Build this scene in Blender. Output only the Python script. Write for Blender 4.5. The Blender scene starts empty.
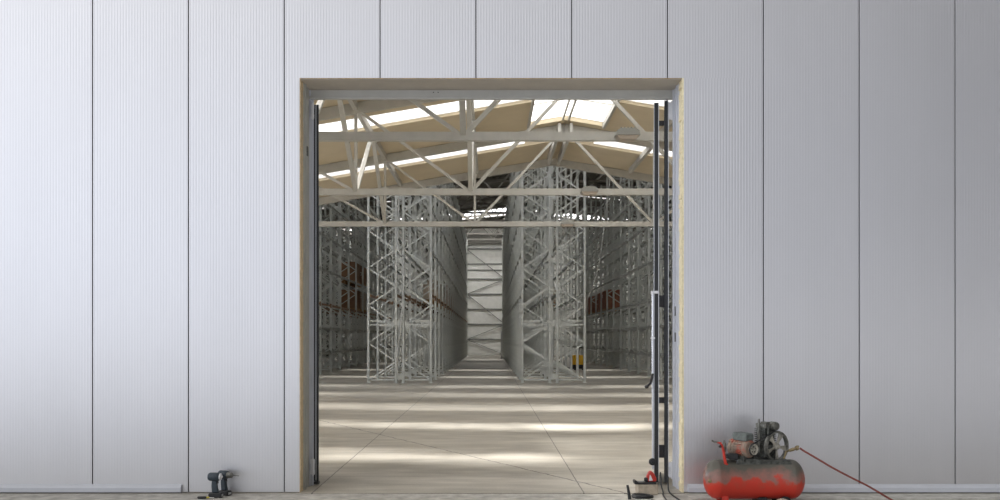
import bpy, math, random
from mathutils import Vector, Matrix
random.seed(7)
S = bpy.context.scene
C = bpy.context.scene.collection
R = math.radians

# ------------------------------------------------------------------ materials
def new_mat(name):
    m = bpy.data.materials.new(name); m.use_nodes = True
    nt = m.node_tree
    return m, nt, nt.nodes['Principled BSDF']

def mat(name, col, rough=.5, metal=0., var=.0, vscale=6., stretch=(1,1,1), bump=0., bscale=40., col2=None, rvar=0., spec=None, lo=.35, hi=.65):
    m, nt, b = new_mat(name)
    L = nt.links
    b.inputs['Roughness'].default_value = rough
    b.inputs['Metallic'].default_value = metal
    if spec is not None: b.inputs['Specular IOR Level'].default_value = spec
    b.inputs['Base Color'].default_value = (*col, 1)
    if var or col2 or bump or rvar:
        tc = nt.nodes.new('ShaderNodeTexCoord'); mp = nt.nodes.new('ShaderNodeMapping')
        mp.inputs['Scale'].default_value = stretch
        L.new(tc.outputs['Object'], mp.inputs['Vector'])
    if var or col2 or rvar:
        n = nt.nodes.new('ShaderNodeTexNoise'); n.inputs['Scale'].default_value = vscale
        n.inputs['Detail'].default_value = 6; n.inputs['Roughness'].default_value = .6
        L.new(mp.outputs[0], n.inputs['Vector'])
        r = nt.nodes.new('ShaderNodeValToRGB')
        r.color_ramp.elements[0].position = lo; r.color_ramp.elements[1].position = hi
        c2 = col2 if col2 else tuple(min(1, c*(1+var)) for c in col)
        c1 = col if col2 else tuple(c*(1-var) for c in col)
        r.color_ramp.elements[0].color = (*c1, 1); r.color_ramp.elements[1].color = (*c2, 1)
        L.new(n.outputs['Fac'], r.inputs['Fac'])
        if var or col2: L.new(r.outputs['Color'], b.inputs['Base Color'])
        if rvar:
            mr = nt.nodes.new('ShaderNodeMapRange')
            mr.inputs['To Min'].default_value = rough-rvar; mr.inputs['To Max'].default_value = rough+rvar
            L.new(n.outputs['Fac'], mr.inputs['Value']); L.new(mr.outputs[0], b.inputs['Roughness'])
    if bump:
        n2 = nt.nodes.new('ShaderNodeTexNoise'); n2.inputs['Scale'].default_value = bscale; n2.inputs['Detail'].default_value = 5
        L.new(mp.outputs[0], n2.inputs['Vector'])
        bp = nt.nodes.new('ShaderNodeBump'); bp.inputs['Strength'].default_value = bump; bp.inputs['Distance'].default_value = .01
        L.new(n2.outputs['Fac'], bp.inputs['Height']); L.new(bp.outputs[0], b.inputs['Normal'])
    return m

M = {}
M['cladding'] = mat('cladding', (.735,.735,.75), .34, .75, var=.02, vscale=1.2, stretch=(1,1,.25), spec=.6)
M['flashing'] = mat('flashing', (.60,.62,.67), .45, 0., var=.03, spec=.6)
M['joint_dark'] = mat('joint_dark', (.05,.05,.05), .8)
M['foam_left'] = mat('foam_left', (.66,.52,.33), .9, var=.12, vscale=20, bump=.4)
M['foam'] = mat('foam', (.86,.77,.52), .9, var=.12, vscale=30, bump=.5)
M['foam_old'] = mat('foam_old', (.50,.36,.18), .9, var=.2, vscale=20, bump=.5)
M['frame_steel'] = mat('frame_steel', (.46,.46,.43), .45, .2, var=.06, vscale=4)
M['soffit'] = mat('soffit', (.50,.46,.40), .6, var=.05)
M['header'] = mat('header', (.50,.50,.47), .45, .1, var=.04)
M['truss'] = mat('truss', (.46,.45,.415), .5, .1, var=.05)
M['truss_far'] = mat('truss_far', (.34,.32,.29), .6, .2, var=.1)
M['galv'] = mat('galv', (.66,.68,.65), .45, .15, var=.08, vscale=5)
M['beam_grey'] = mat('beam_grey', (.44,.45,.43), .5, .15, var=.15)
M['beam_rust'] = mat('beam_rust', (.30,.19,.12), .6, .1, var=.2)
M['ceiling'] = mat('ceiling', (.62,.53,.38), .75, var=.03, vscale=2)
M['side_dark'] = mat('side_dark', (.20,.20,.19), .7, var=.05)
M['rail'] = mat('rail', (.26,.26,.25), .5, .2, var=.1)
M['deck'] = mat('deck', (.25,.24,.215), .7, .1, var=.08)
M['inner_wall'] = mat('inner_wall', (.84,.83,.79), .7, var=.05, vscale=2)
M['rubber'] = mat('rubber', (.018,.02,.022), .55)
M['leaf'] = mat('leaf', (.075,.09,.11), .35, .2)
M['leaf_inner'] = mat('leaf_inner', (.45,.46,.46), .5)
M['alu'] = mat('alu', (.62,.63,.65), .35, .7)
M['white_metal'] = mat('white_metal', (.75,.76,.78), .4, .1)
M['chrome'] = mat('chrome', (.7,.7,.68), .25, .9, var=.1, vscale=20)
M['black'] = mat('black', (.02,.02,.022), .45)
M['drill_body'] = mat('drill_body', (.035,.05,.065), .5, var=.2, vscale=30)
M['red'] = mat('red', (.55,.04,.025), .4, var=.2, vscale=15)
M['motor_rust'] = mat('motor_rust', (.30,.23,.18), .65, .1, col2=(.46,.10,.06), vscale=11, lo=.50, hi=.66, bump=.3)
M['greasy'] = mat('greasy', (.10,.105,.095), .5, .4, var=.5, vscale=25, bump=.5)
M['castgrey'] = mat('castgrey', (.20,.20,.18), .5, .5, var=.4, vscale=25, bump=.4)
M['capacitor'] = mat('capacitor', (.13,.15,.14), .6, var=.25, vscale=25)
M['wheel_metal'] = mat('wheel_metal', (.50,.48,.42), .4, .5, var=.3, vscale=25)
M['hose'] = mat('hose', (.26,.07,.055), .5, var=.15)
M['brass'] = mat('brass', (.28,.22,.12), .5, .5, var=.3, vscale=40)
M['yellow'] = mat('yellow', (.85,.48,.02), .4, var=.05)
M['cardboard'] = mat('cardboard', (.30,.17,.10), .8, var=.15, vscale=3)
M['redbox'] = mat('redbox', (.33,.14,.09), .8, var=.2, vscale=3)
M['wrapped'] = mat('wrapped', (.50,.42,.34), .45, var=.15, vscale=3)
M['wood'] = mat('wood', (.42,.27,.14), .8, var=.2, vscale=4)
M['block'] = mat('block', (.48,.42,.33), .9, var=.2, vscale=14, bump=.7)
M['stone'] = mat('stone', (.50,.45,.37), .9, var=.2, vscale=18, bump=.6)
M['lamp_body'] = mat('lamp_body', (.30,.30,.28), .5, .3)
M['lamp_glass'] = mat('lamp_glass', (.36,.30,.24), .3)
M['tool_yellow'] = mat('tool_yellow', (.60,.50,.05), .5)
M['cable_grey'] = mat('cable_grey', (.65,.65,.62), .5)

# concrete slab inside: mottled, polished, with saw cuts and one long crack (real marks in the slab)
def floor_mat():
    m, nt, b = new_mat('polished_concrete'); L = nt.links; N = nt.nodes.new
    tc = N('ShaderNodeTexCoord')
    def noise(scale, stretch, detail=6, rough=.6):
        mp = N('ShaderNodeMapping'); mp.inputs['Scale'].default_value = stretch
        n = N('ShaderNodeTexNoise'); n.inputs['Scale'].default_value = scale; n.inputs['Detail'].default_value = detail
        n.inputs['Roughness'].default_value = rough
        L.new(tc.outputs['Object'], mp.inputs[0]); L.new(mp.outputs[0], n.inputs['Vector']); return n.outputs['Fac']
    def math_(op, a, c=None, d=None):
        k = N('ShaderNodeMath'); k.operation = op
        for i, v in enumerate((a, c, d)):
            if v is None: continue
            if isinstance(v, (int, float)): k.inputs[i].default_value = v
            else: L.new(v, k.inputs[i])
        return k.outputs[0]
    n1 = noise(.45, (.55,1.6,1)); n2 = noise(3, (.4,1.5,1)); n3 = noise(40, (1,1,1), 3)
    f = math_('ADD', math_('MULTIPLY', n1, .5), math_('ADD', math_('MULTIPLY', n2, .35), math_('MULTIPLY', n3, .15)))
    r = N('ShaderNodeValToRGB'); r.color_ramp.elements[0].position = .40; r.color_ramp.elements[1].position = .60
    r.color_ramp.elements[0].color = (.30,.275,.23,1); r.color_ramp.elements[1].color = (.55,.51,.44,1)
    L.new(f, r.inputs['Fac'])
    sx = N('ShaderNodeSeparateXYZ'); L.new(tc.outputs['Object'], sx.inputs[0])
    X, Y = sx.outputs[0], sx.outputs[1]
    marks = None
    def line(expr, w):
        return math_('LESS_THAN', math_('ABSOLUTE', expr), w)
    wob = math_('MULTIPLY', math_('SUBTRACT', n2, .5), .10)
    wob2 = math_('MULTIPLY', math_('SUBTRACT', n2, .5), .02)
    # cuts running with the hall
    xj = math_('ADD', X, wob2)
    ls = [line(math_('SUBTRACT', xj, -1.85), .008), line(math_('SUBTRACT', xj, .975), .007)]
    # the long crack, from (-3.4,19) to (1.36,10.07)
    dx, dy = 4.76, -8.93; ln = math.hypot(dx, dy); nx, ny = -dy/ln, dx/ln
    c0 = nx*-3.4 + ny*19.0
    e = math_('SUBTRACT', math_('ADD', math_('MULTIPLY', X, nx), math_('MULTIPLY', Y, ny)), c0)
    ls.append(line(math_('ADD', e, wob), .014))
    tot = ls[0]
    for q in ls[1:]: tot = math_('MAXIMUM', tot, q)
    mx = N('ShaderNodeMix'); mx.data_type = 'RGBA'
    L.new(math_('MULTIPLY', tot, .9), mx.inputs[0]); L.new(r.outputs[0], mx.inputs[6]); mx.inputs[7].default_value = (.10,.085,.07,1)
    L.new(mx.outputs[2], b.inputs['Base Color'])
    mr = N('ShaderNodeMapRange'); mr.inputs['To Min'].default_value = .28; mr.inputs['To Max'].default_value = .62
    L.new(noise(1.3, (1,1,1)), mr.inputs['Value']); L.new(mr.outputs[0], b.inputs['Roughness'])
    b.inputs['Specular IOR Level'].default_value = .35
    return m
M['floor'] = floor_mat()
M['ground'] = mat('ground', (.36,.345,.31), .9, col2=(.60,.58,.53), vscale=7, bump=.8, bscale=30)
M['asphalt'] = mat('asphalt', (.25,.258,.28), .9, var=.15, vscale=3)  # unseen yard surface, made dark so the lower wall reflects less light
M['plinth'] = mat('plinth', (.42,.41,.37), .85, col2=(.62,.61,.56), vscale=8, bump=.4)

def tank_mat():
    m, nt, b = new_mat('worn_red_tank'); L = nt.links; N = nt.nodes.new
    tc = N('ShaderNodeTexCoord'); sx = N('ShaderNodeSeparateXYZ'); L.new(tc.outputs['Object'], sx.inputs[0])
    n = N('ShaderNodeTexNoise'); n.inputs['Scale'].default_value = 5; n.inputs['Detail'].default_value = 6; n.inputs['Roughness'].default_value = .6
    L.new(tc.outputs['Object'], n.inputs['Vector'])
    a = N('ShaderNodeMath'); a.operation = 'MULTIPLY_ADD'; L.new(n.outputs['Fac'], a.inputs[0]); a.inputs[1].default_value = .42; L.new(sx.outputs[2], a.inputs[2])
    r = N('ShaderNodeValToRGB'); e = r.color_ramp.elements
    e[0].position = .385; e[0].color = (.62,.045,.025,1)
    e[1].position = .56; e[1].color = (.115,.11,.09,1)
    q = r.color_ramp.elements.new(.455); q.color = (.33,.15,.12,1)
    q = r.color_ramp.elements.new(.425); q.color = (.55,.06,.035,1)
    L.new(a.outputs[0], r.inputs['Fac']); L.new(r.outputs[0], b.inputs['Base Color'])
    b.inputs['Roughness'].default_value = .42
    bp = N('ShaderNodeBump'); bp.inputs['Strength'].default_value = .15; bp.inputs['Distance'].default_value = .01
    L.new(n.outputs['Fac'], bp.inputs['Height']); L.new(bp.outputs[0], b.inputs['Normal'])
    return m
M['tank'] = tank_mat()

def glazing(name, trans, tint=(1,1,1), diff=(.9,.92,.95)):
    m = bpy.data.materials.new(name); m.use_nodes = True; nt = m.node_tree; L = nt.links
    nt.nodes.clear(); N = nt.nodes.new
    o = N('ShaderNodeOutputMaterial'); t = N('ShaderNodeBsdfTransparent'); t.inputs[0].default_value = (*tint, 1)
    d = N('ShaderNodeBsdfTranslucent'); d.inputs[0].default_value = (*diff, 1)
    x = N('ShaderNodeMixShader'); x.inputs[0].default_value = 1-trans
    L.new(t.outputs[0], x.inputs[1]); L.new(d.outputs[0], x.inputs[2]); L.new(x.outputs[0], o.inputs[0])
    return m
M['skylight'] = glazing('skylight', .55)
M['opal'] = glazing('opal', .12)
M['fill_glass'] = glazing('fill_glass', .5)

# ------------------------------------------------------------------ mesh builder
class MB:
    def __init__(s): s.v = []; s.f = []; s.mi = []; s.cur = 0
    def add(s, vs, fs):
        b = len(s.v); s.v += [tuple(p) for p in vs]
        for f in fs: s.f.append(tuple(b+i for i in f)); s.mi.append(s.cur)
        return s
    def box(s, x0, x1, y0, y1, z0, z1):
        vs = [(x,y,z) for z in (z0,z1) for y in (y0,y1) for x in (x0,x1)]
        return s.add(vs, [(0,2,3,1),(4,5,7,6),(0,1,5,4),(2,6,7,3),(0,4,6,2),(1,3,7,5)])
    def bar(s, a, b, w, h=None, up=(0,0,1)):
        h = h or w; a = Vector(a); b = Vector(b); d = (b-a).normalized(); u = Vector(up)
        if abs(d.dot(u)) > .98: u = Vector((0,1,0))
        sd = d.cross(u).normalized(); u = sd.cross(d).normalized()
        vs = []
        for p in (a, b):
            for i, j in ((-1,-1),(1,-1),(1,1),(-1,1)): vs.append(p + sd*(i*w/2) + u*(j*h/2))
        return s.add(vs, [(3,2,1,0),(4,5,6,7),(0,1,5,4),(1,2,6,5),(2,3,7,6),(3,0,4,7)])
    def tube(s, pts, r, seg=10, cap=True):
        pts = [Vector(p) for p in pts]; n = len(pts)
        rs = r if isinstance(r, (list, tuple)) else [r]*n
        prev = None; vs = []
        for i, p in enumerate(pts):
            d = (pts[min(i+1,n-1)] - pts[max(i-1,0)]).normalized()
            if prev is None:
                u = Vector((0,0,1)) if abs(d.z) < .9 else Vector((0,1,0)); sd = d.cross(u).normalized()
            else: sd = (prev - d*prev.dot(d)).normalized()
            prev = sd; up = sd.cross(d)
            for k in range(seg):
                t = 2*math.pi*k/seg; vs.append(p + (sd*math.cos(t) + up*math.sin(t))*rs[i])
        fs = [(i*seg+k, (i+1)*seg+k, (i+1)*seg+(k+1)%seg, i*seg+(k+1)%seg) for i in range(n-1) for k in range(seg)]
        if cap: fs += [tuple(range(seg)), tuple(reversed(range((n-1)*seg, n*seg)))]
        return s.add(vs, fs)
    def lathe(s, o, d, prof, seg=24, closed=False):
        o = Vector(o); d = Vector(d).normalized()
        u = Vector((0,0,1)) if abs(d.z) < .9 else Vector((0,1,0)); sd = d.cross(u).normalized(); up = sd.cross(d)
        vs = [o + d*t + (sd*math.cos(2*math.pi*k/seg) + up*math.sin(2*math.pi*k/seg))*max(r,1e-4) for t, r in prof for k in range(seg)]
        n = len(prof)
        rng = range(n) if closed else range(n-1)
        fs = [(i*seg+k, ((i+1)%n)*seg+k, ((i+1)%n)*seg+(k+1)%seg, i*seg+(k+1)%seg) for i in rng for k in range(seg)]
        if not closed: fs += [tuple(range(seg)), tuple(reversed(range((n-1)*seg, n*seg)))]
        return s.add(vs, fs)
    def prism(s, poly, o, ax, ay, az, t):
        # poly in plane (ax,ay), extruded by t along az
        o, ax, ay, az = map(Vector, (o, ax, ay, az)); n = len(poly)
        vs = [o + ax*p[0] + ay*p[1] for p in poly] + [o + ax*p[0] + ay*p[1] + az*t for p in poly]
        fs = [tuple(reversed(range(n))), tuple(range(n, 2*n))] + [(i, (i+1)%n, n+(i+1)%n, n+i) for i in range(n)]
        return s.add(vs, fs)
    def blob(s, c, rx, ry, rz, seed=0, n=10, amp=.12):
        rnd = random.Random(seed); vs = []; fs = []; m = n*2
        for i in range(n+1):
            for k in range(m):
                th = math.pi*i/n; ph = 2*math.pi*k/m
                j = 1 + (rnd.random()-.5)*amp*(0 if i in (0,n) else 1)
                vs.append((c[0]+rx*j*math.sin(th)*math.cos(ph), c[1]+ry*j*math.sin(th)*math.sin(ph), c[2]+rz*j*math.cos(th)))
        for i in range(n):
            for k in range(m): fs.append((i*m+k, (i+1)*m+k, (i+1)*m+(k+1)%m, i*m+(k+1)%m))
        return s.add(vs, fs)
    def xf(s, mt):
        s.v = [tuple(mt @ Vector(p)) for p in s.v]; return s
    def build(s, name, m, parent=None, smooth=False, bevel=0, loc=None, rot=None):
        me = bpy.data.meshes.new(name); me.from_pydata(s.v, [], s.f)
        for q in (m if isinstance(m, (list, tuple)) else [m]): me.materials.append(M[q] if isinstance(q, str) else q)
        me.polygons.foreach_set('material_index', s.mi)
        me.validate(); me.update()
        import bmesh
        bm = bmesh.new(); bm.from_mesh(me); bmesh.ops.recalc_face_normals(bm, faces=bm.faces); bm.to_mesh(me); bm.free()
        if smooth:
            me.shade_smooth(); me.set_sharp_from_angle(angle=R(35))
        o = bpy.data.objects.new(name, me); C.objects.link(o)
        if parent: o.parent = parent
        if loc: o.location = loc
        if rot: o.rotation_euler = rot
        if bevel:
            md = o.modifiers.new('bevel', 'BEVEL'); md.width = bevel; md.segments = 2; md.limit_method = 'ANGLE'
        return o

def tag(o, label=None, cat=None, group=None, kind=None):
    if label: o['label'] = label
    if cat: o['category'] = cat
    if group: o['group'] = group
    if kind: o['kind'] = kind
    return o
def empty(name, loc=(0,0,0), rz=0):
    o = bpy.data.objects.new(name, None); o.empty_display_size = .1; C.objects.link(o)
    o.location = loc; o.rotation_euler = (0,0,rz); return o
def copy_tree(o, parent=None):
    c = o.copy(); C.objects.link(c); c.parent = parent
    for ch in [q for q in list(bpy.data.objects) if q.parent == o]: copy_tree(ch, c)
    return c
KIDS = {}
def struct(o, label, cat): return tag(o, label, cat, kind='structure')

# ------------------------------------------------------------------ key sizes (metres; X right, Y into the hall, Z up)
FY = 10.0                       # outer face of the cladding
DX0, DX1, DZ = -1.984, 2.020, 4.319
RIDGE = 1.76; HF = 6.69; SL = .17          # front hall roof
TR = [12.9 + 4.9*k for k in range(4)]; TR = [12.9, 17.75, 22.7, 27.0]
YW = 31.5                       # front wall of the tall rear hall
HR = 13.3; SR = .10; YB = 95.5  # rear hall
XL, XR = -14.2, 17.0
def zf(x): return HF - SL*abs(x-RIDGE)
def zr(x): return HR - SR*abs(x-RIDGE)

# ------------------------------------------------------------------ facade
def facade():
    mb = MB()
    pitch = .9985; x0 = -.146
    top = 7.6
    def panel(xa, xb, z0, z1, full_l=True, full_r=True):
        # profiled outer skin from xa to xb
        n = max(1, round((xb-xa-.012)/.0300)); pts = []
        xs = xa+.006; w = (xb-xa-.012)/n; d = .0006
        pts.append((xs, FY+.03)); pts.append((xs, FY+.001))
        for i in range(n):
            a = xs + i*w
            pts += [(a+w*.08, FY), (a+w*.46, FY), (a+w*.54, FY+d), (a+w*.92, FY+d)]
        pts.append((xb-.006, FY+.001)); pts.append((xb-.006, FY+.03))
        k = len(pts)
        vs = [(x,y,z0) for x,y in pts] + [(x,y,z1) for x,y in pts]
        mb.cur = 0
        mb.add(vs, [(i,i+1,k+i+1,k+i) for i in range(k-1)])
        mb.add([(xs,FY+.03,z0),(xb-.006,FY+.03,z0),(xb-.006,FY+.001,z0),(xs,FY+.001,z0)], [(0,1,2,3)])
    for k in range(-13, 16):
        a, b = x0+k*pitch, x0+(k+1)*pitch
        if b <= DX0 or a >= DX1: panel(a, b, .008, top)
        elif a < DX0: panel(a, DX0+.006, .008, DZ) ; panel(a, b, DZ, top)
        elif b > DX1: panel(DX1-.006, b, .008, DZ) ; panel(a, b, DZ, top)
        else: panel(a, b, DZ, top)
    # dark joint backing
    mb.cur = 1
    A, B = x0-13*pitch, x0+16*pitch
    mb.box(A, DX0+.0, FY+.022, FY+.032, .005, top); mb.box(DX1-.0, B, FY+.022, FY+.032, .005, top); mb.box(DX0, DX1, FY+.022, FY+.032, DZ, top)
    # core
    mb.cur = 2
    mb.box(A, DX0, FY+.032, FY+.15, .0, top); mb.box(DX1, B, FY+.032, FY+.15, .0, top); mb.box(DX0, DX1, FY+.032, FY+.15, DZ, top)
    w = mb.build('wall_front', ['cladding','joint_dark','inner_wall'])
    struct(w, 'light grey ribbed metal cladding wall with dark vertical joints around the doorway', 'wall')
    # exposed foam around the cut
    rnd = random.Random(3)
    def foam_strip(xa, sgn, m, amp, wd):
        b = MB(); n = 90
        for i in range(n):
            z0, z1 = i*DZ/n, (i+1)*DZ/n
            t = wd + rnd.random()*amp
            b.box(min(xa, xa+sgn*t), max(xa, xa+sgn*t), FY+.004-rnd.random()*.006, FY+.15, z0, z1)
        return b.build('foam_edge', m, w)
    foam_strip(DX0, 1, 'foam_left', .005, .006)['label'] = 'tan cut edge of the insulation'
    foam_strip(DX1, -1, 'foam', .010, .016)['label'] = 'pale yellow sprayed foam edge'
    b = MB(); 
    for i in range(60):
        xa = DX0 + i*(DX1-DX0)/60; b.box(xa, xa+(DX1-DX0)/60, FY+.004, FY+.15, DZ-.003-rnd.random()*.005, DZ)
    b.build('foam_edge', 'foam_old', w)
facade()
# bottom flashings
def flashing(x0, x1, name, label):
    b = MB()
    prof = [(0,.010),(-.045,.010),(-.045,.055),(-.030,.075),(-.004,.088),(0,.088)]
    b.prism([(p[0], p[1]) for p in prof], (x0,FY,.0), (0,1,0), (0,0,1), (1,0,0), x1-x0)
    struct(b.build(name, 'flashing'), label, 'trim')
flashing(-11, -3.208, 'trim_1', 'folded metal base flashing along the wall left of the drills')
flashing(2.06, 14, 'trim_2', 'folded metal base flashing along the wall behind the compressor')

# door frame
def door_frame():
    e = MB()
    e.box(DX0-.08, -1.968, FY+.152, FY+.45, 0, 4.42)
    e.box(DX0-.08, -1.955, FY+.20, FY+.23, 0, 4.42)
    f = e.build('trim_3', 'frame_steel', bevel=.003); struct(f, 'grey steel frame lining the sides and top of the doorway', 'door frame')
    p = MB().box(DX0-.08, -1.950, FY+.45, FY+.50, 0, 4.42).box(-1.950, -1.925, FY+.485, FY+.50, 0, 4.42); p.build('door_post', 'flashing', f, bevel=.003)
    j = MB().box(2.0, DX1+.08, FY+.152, FY+.45, 0, 4.42).box(1.990, 2.0, FY+.25, FY+.28, 0, 4.42).box(1.985, 2.05, FY+.42, FY+.45, 0, 4.42)
    j.build('jamb', 'flashing', f, bevel=.003)
    h = MB().box(DX0+.004, DX1-.004, FY+.012, FY+.452, 4.309, 4.319).box(DX0+.004, DX1-.004, FY+.152, FY+.452, 4.319, 4.42)
    h.build('soffit', 'soffit', f)
    h = MB().box(-1.968, 2.0, FY+.452, FY+.47, 4.236, 4.42).box(-1.968, 2.0, FY+.44, FY+.50, 4.212, 4.236).box(-1.968,2.0,FY+.446,FY+.452,4.225,4.245)
    h.build('header_beam', 'header', f, bevel=.003)
    t = MB()
    for x in (-.615, -.565): t.lathe((x-.0, FY+.452, 4.285), (0,-1,0), [(0,.006),(.004,.006)], 8)
    t.build('screw', 'black', f)
    for z in (3.62, 1.9, 1.62):
        q = MB().box(-1.969, -1.960, FY+.30, FY+.36, z-.05, z+.05) if z > 3 else MB().box(1.991, 2.001, FY+.30, FY+.36, z-.05, z+.05)
        q.build('anchor_plate', 'greasy', f)
door_frame()

# folded door leaves
def leaf(root, x, y, ang, L, z0, z1, th=.05, edge='rubber', strips=()):
    d = Vector((math.sin(ang), math.cos(ang), 0)); n = Vector((d.y, -d.x, 0)); o = Vector((x, y, 0))
    b = MB()
    pa = [(0,0),(th,0),(th,L),(0,L)]
    b.prism(pa, o+Vector((0,0,z0)), n, d, (0,0,1), z1-z0)
    b.build('leaf_panel', 'leaf', root, bevel=.004)
    s = MB(); s.prism([(.003,-.028),(th-.007,-.028),(th-.004,0),(.001,0)], o+Vector((0,0,z0+.01)), n, d, (0,0,1), z1-z0-.02)
    s.build('edge_seal', edge, root)
    k = MB()
    for u in strips: k.prism([(u,-.031),(u+.006,-.031),(u+.006,0),(u,0)], o+Vector((0,0,z0+.02)), n, d, (0,0,1), z1-z0-.04)
    k.build('edge_strip', 'alu', root)
def hinge(root, x, y, z, w=.05, h=.15):
    b = MB(); b.box(x-w/2, x+w/2, y, y+.012, z-h/2, z+h/2)
    for q in (-.33, .33): b.box(x-w/2-.004, x+w/2+.004, y-.012, y, z+q*h-.02, z+q*h+.02)
    b.lathe((x+w*.2, y-.014, z-h/2-.01), (0,0,1), [(0,.009),(h+.02,.009)], 10)
    b.build('hinge', 'white_metal', root, bevel=.002)
d1 = empty('door_1', (0,0,0)); struct(d1, 'dark folding door leaves folded back against the left side of the doorway', 'door')
leaf(d1, -1.945, 10.52, R(-10.1), .9, .04, 4.17, .038, strips=(.034,))
leaf(d1, -1.904, 10.52, R(-10.1), .92, .03, 4.17, .028)
hinge(d1, -1.928, 10.428, .21, .045, .17); hinge(d1, -1.928, 10.428, 4.07, .03, .16)
MB().box(-1.925,-1.87,10.48,10.56,.012,.04).build('bottom_roller', 'black', d1, bevel=.003)
d2 = empty('door_2', (0,0,0)); struct(d2, 'two dark folding door leaves folded edge-on at the right side of the doorway', 'door')
leaf(d2, 1.795, 10.50, R(9.6), .95, .03, 4.185, .050, strips=(-.004,.046))
leaf(d2, 1.905, 10.50, R(10.2), .95, .03, 4.21, .045, strips=(.042,))
hinge(d2, 1.972, 10.475, 4.09, .05, .19); hinge(d2, 1.972, 10.475, .17, .045, .17)
b = MB().box(1.85,1.905,10.505,10.55,.30,.44).box(1.845, 1.905, 10.505, 10.55, 3.94, 3.99).box(1.845,1.905,10.505,10.55,.9,.96).box(1.845,1.905,10.505,10.55,1.95,2.08); b.build('fold_hinge', 'black', d2)
b = MB().tube([(1.778,10.485,.18),(1.778,10.485,2.12)], .011, 8); b.build('lock_rod', 'alu', d2, smooth=True)
b = MB().box(1.755,1.835,10.465,10.498,2.095,2.125).box(1.755,1.80,10.465,10.498,1.6,1.62); b.build('rod_bracket', 'white_metal', d2, bevel=.003)
b = MB().tube([(1.778,10.475,1.22),(1.745,10.44,1.12),(1.705,10.42,1.085)], .013, 10); b.blob((1.70,10.42,1.083),.024,.024,.02,1,8,0); b.build('lever_handle', 'black', d2, smooth=True)
b = MB().lathe((1.770,10.44,.262),(0,1,0),[(0,.026),(.01,.038),(.03,.04),(.045,.03)],20).lathe((1.770,10.43,.262),(0,1,0),[(0,.014),(.012,.016)],12); b.build('roller_knob', 'rubber', d2, smooth=True)

# ------------------------------------------------------------------ ground, floor
fl = MB().box(XL, XR, FY-.03, YB, -.12, 0).build('floor', 'floor'); struct(fl, 'beige polished concrete floor inside the hall', 'floor')
b = MB()
n = 160
b.add([(-60,7.5,-.035),(60,7.5,-.035),(60,FY-.045,-.035),(-60,FY-.045,-.035)], [(0,1,2,3)])
gr = b.build('ground', 'ground'); struct(gr, 'rough grey-tan concrete yard in front of the wall', 'ground')
yd = MB().add([(-60,-40,-.037),(60,-40,-.037),(60,7.5,-.037),(-60,7.5,-.037)], [(0,1,2,3)]).build('ground_yard', 'asphalt'); struct(yd, 'unseen dark asphalt yard added to dim the lower wall', 'ground')
# apron along the left and under the doorway, plinth on the right
b = MB(); rnd = random.Random(5)
xs = [-14+i*.25 for i in range(int((2.02+14)/.25)+2)]
xs[-1] = 2.02
for i in range(len(xs)-1):
    dy = .02*math.sin(i*.7)
    b.box(xs[i], xs[i+1], 8.9, FY-.045, -.1, -.006)
ap = b.build('trim_4', 'ground'); struct(ap, 'rough concrete apron in front of the doorway and the drills', 'apron')
b = MB()
b.box(2.02, 16, 9.665, FY+.03, -.1, -.004)
pl = b.build('trim_5', 'plinth', bevel=.006); struct(pl, 'pale concrete plinth strip under the wall at the right', 'plinth')

# ------------------------------------------------------------------ roofs
SKY_F = [(t+1.15, t+2.2) for t in [8.0]+TR[:3]]
SKY_F = [(14.05,15.1),(18.9,20.0),(23.6,24.6)]
def roof(name, m, y0, y1, zfn, bands, xl, xr, th, ridge_sky=None):
    b = MB()
    ys = [y0]
    segs = []
    cur = y0
    for a, c in bands:
        segs.append((cur, a)); cur = c
    segs.append((cur, y1))
    def slab(xa, xb, ya, yb):
        za, zb = zfn(xa), zfn(xb)
        b.add([(xa,ya,za),(xb,ya,zb),(xb,yb,zb),(xa,yb,za),(xa,ya,za+th),(xb,ya,zb+th),(xb,yb,zb+th),(xa,yb,za+th)],
              [(0,3,2,1),(4,5,6,7),(0,1,5,4),(1,2,6,5),(2,3,7,6),(3,0,4,7)])
    for ya, yb in segs:
        if ridge_sky:
            r0, r1, ry = ridge_sky
            for xa, xb in ((xl, r0), (r1, xr)): slab(xa, xb, ya, yb)
            if yb > ry:
                for xa, xb in ((r0, RIDGE), (RIDGE, r1)): slab(xa, xb, max(ya, ry), yb)
        else:
            for xa, xb in ((xl, RIDGE), (RIDGE, xr)): slab(xa, xb, ya, yb)
    return b.build(name, m)
RS0, RS1, RSY = .89, 2.64, 22.3
cf = roof('ceiling', 'ceiling', FY+.15, 27.2, zf, SKY_F, XL, XR, .12, (RS0, RS1, RSY)); struct(cf, 'beige lined sloping roof of the front hall', 'ceiling')
# upper gable between the two roofs
b = MB()
b.add([(XL,YW,9.9),(XR,YW,9.9),(XR,YW,zr(XR)),(RIDGE,YW,HR),(XL,YW,zr(XL)), (XL,YW+.15,9.9),(XR,YW+.15,9.9),(XR,YW+.15,zr(XR)),(RIDGE,YW+.15,HR),(XL,YW+.15,zr(XL))],
      [(0,1,2,3,4),(9,8,7,6,5),(0,5,6,1),(1,6,7,2),(2,7,8,3),(3,8,9,4),(4,9,5,0)])
struct(b.build('wall_upper', 'inner_wall'), 'high wall above the link between front hall and rack hall', 'wall')
def link_part(ya, yb):
    b = MB()
    for xa, xb in ((XL,RIDGE),(RIDGE,XR)):
        def zl_(x, y): t = (y-27.2)/(YW-27.2); return zf(x)*(1-t)+9.9*t
        P = [(xa,ya),(xb,ya),(xb,yb),(xa,yb)]
        b.add([(x,y,zl_(x,y)) for x,y in P]+[(x,y,zl_(x,y)+.08) for x,y in P], [(0,3,2,1),(4,5,6,7),(0,1,5,4),(1,2,6,5),(2,3,7,6),(3,0,4,7)])
    return b
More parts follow.
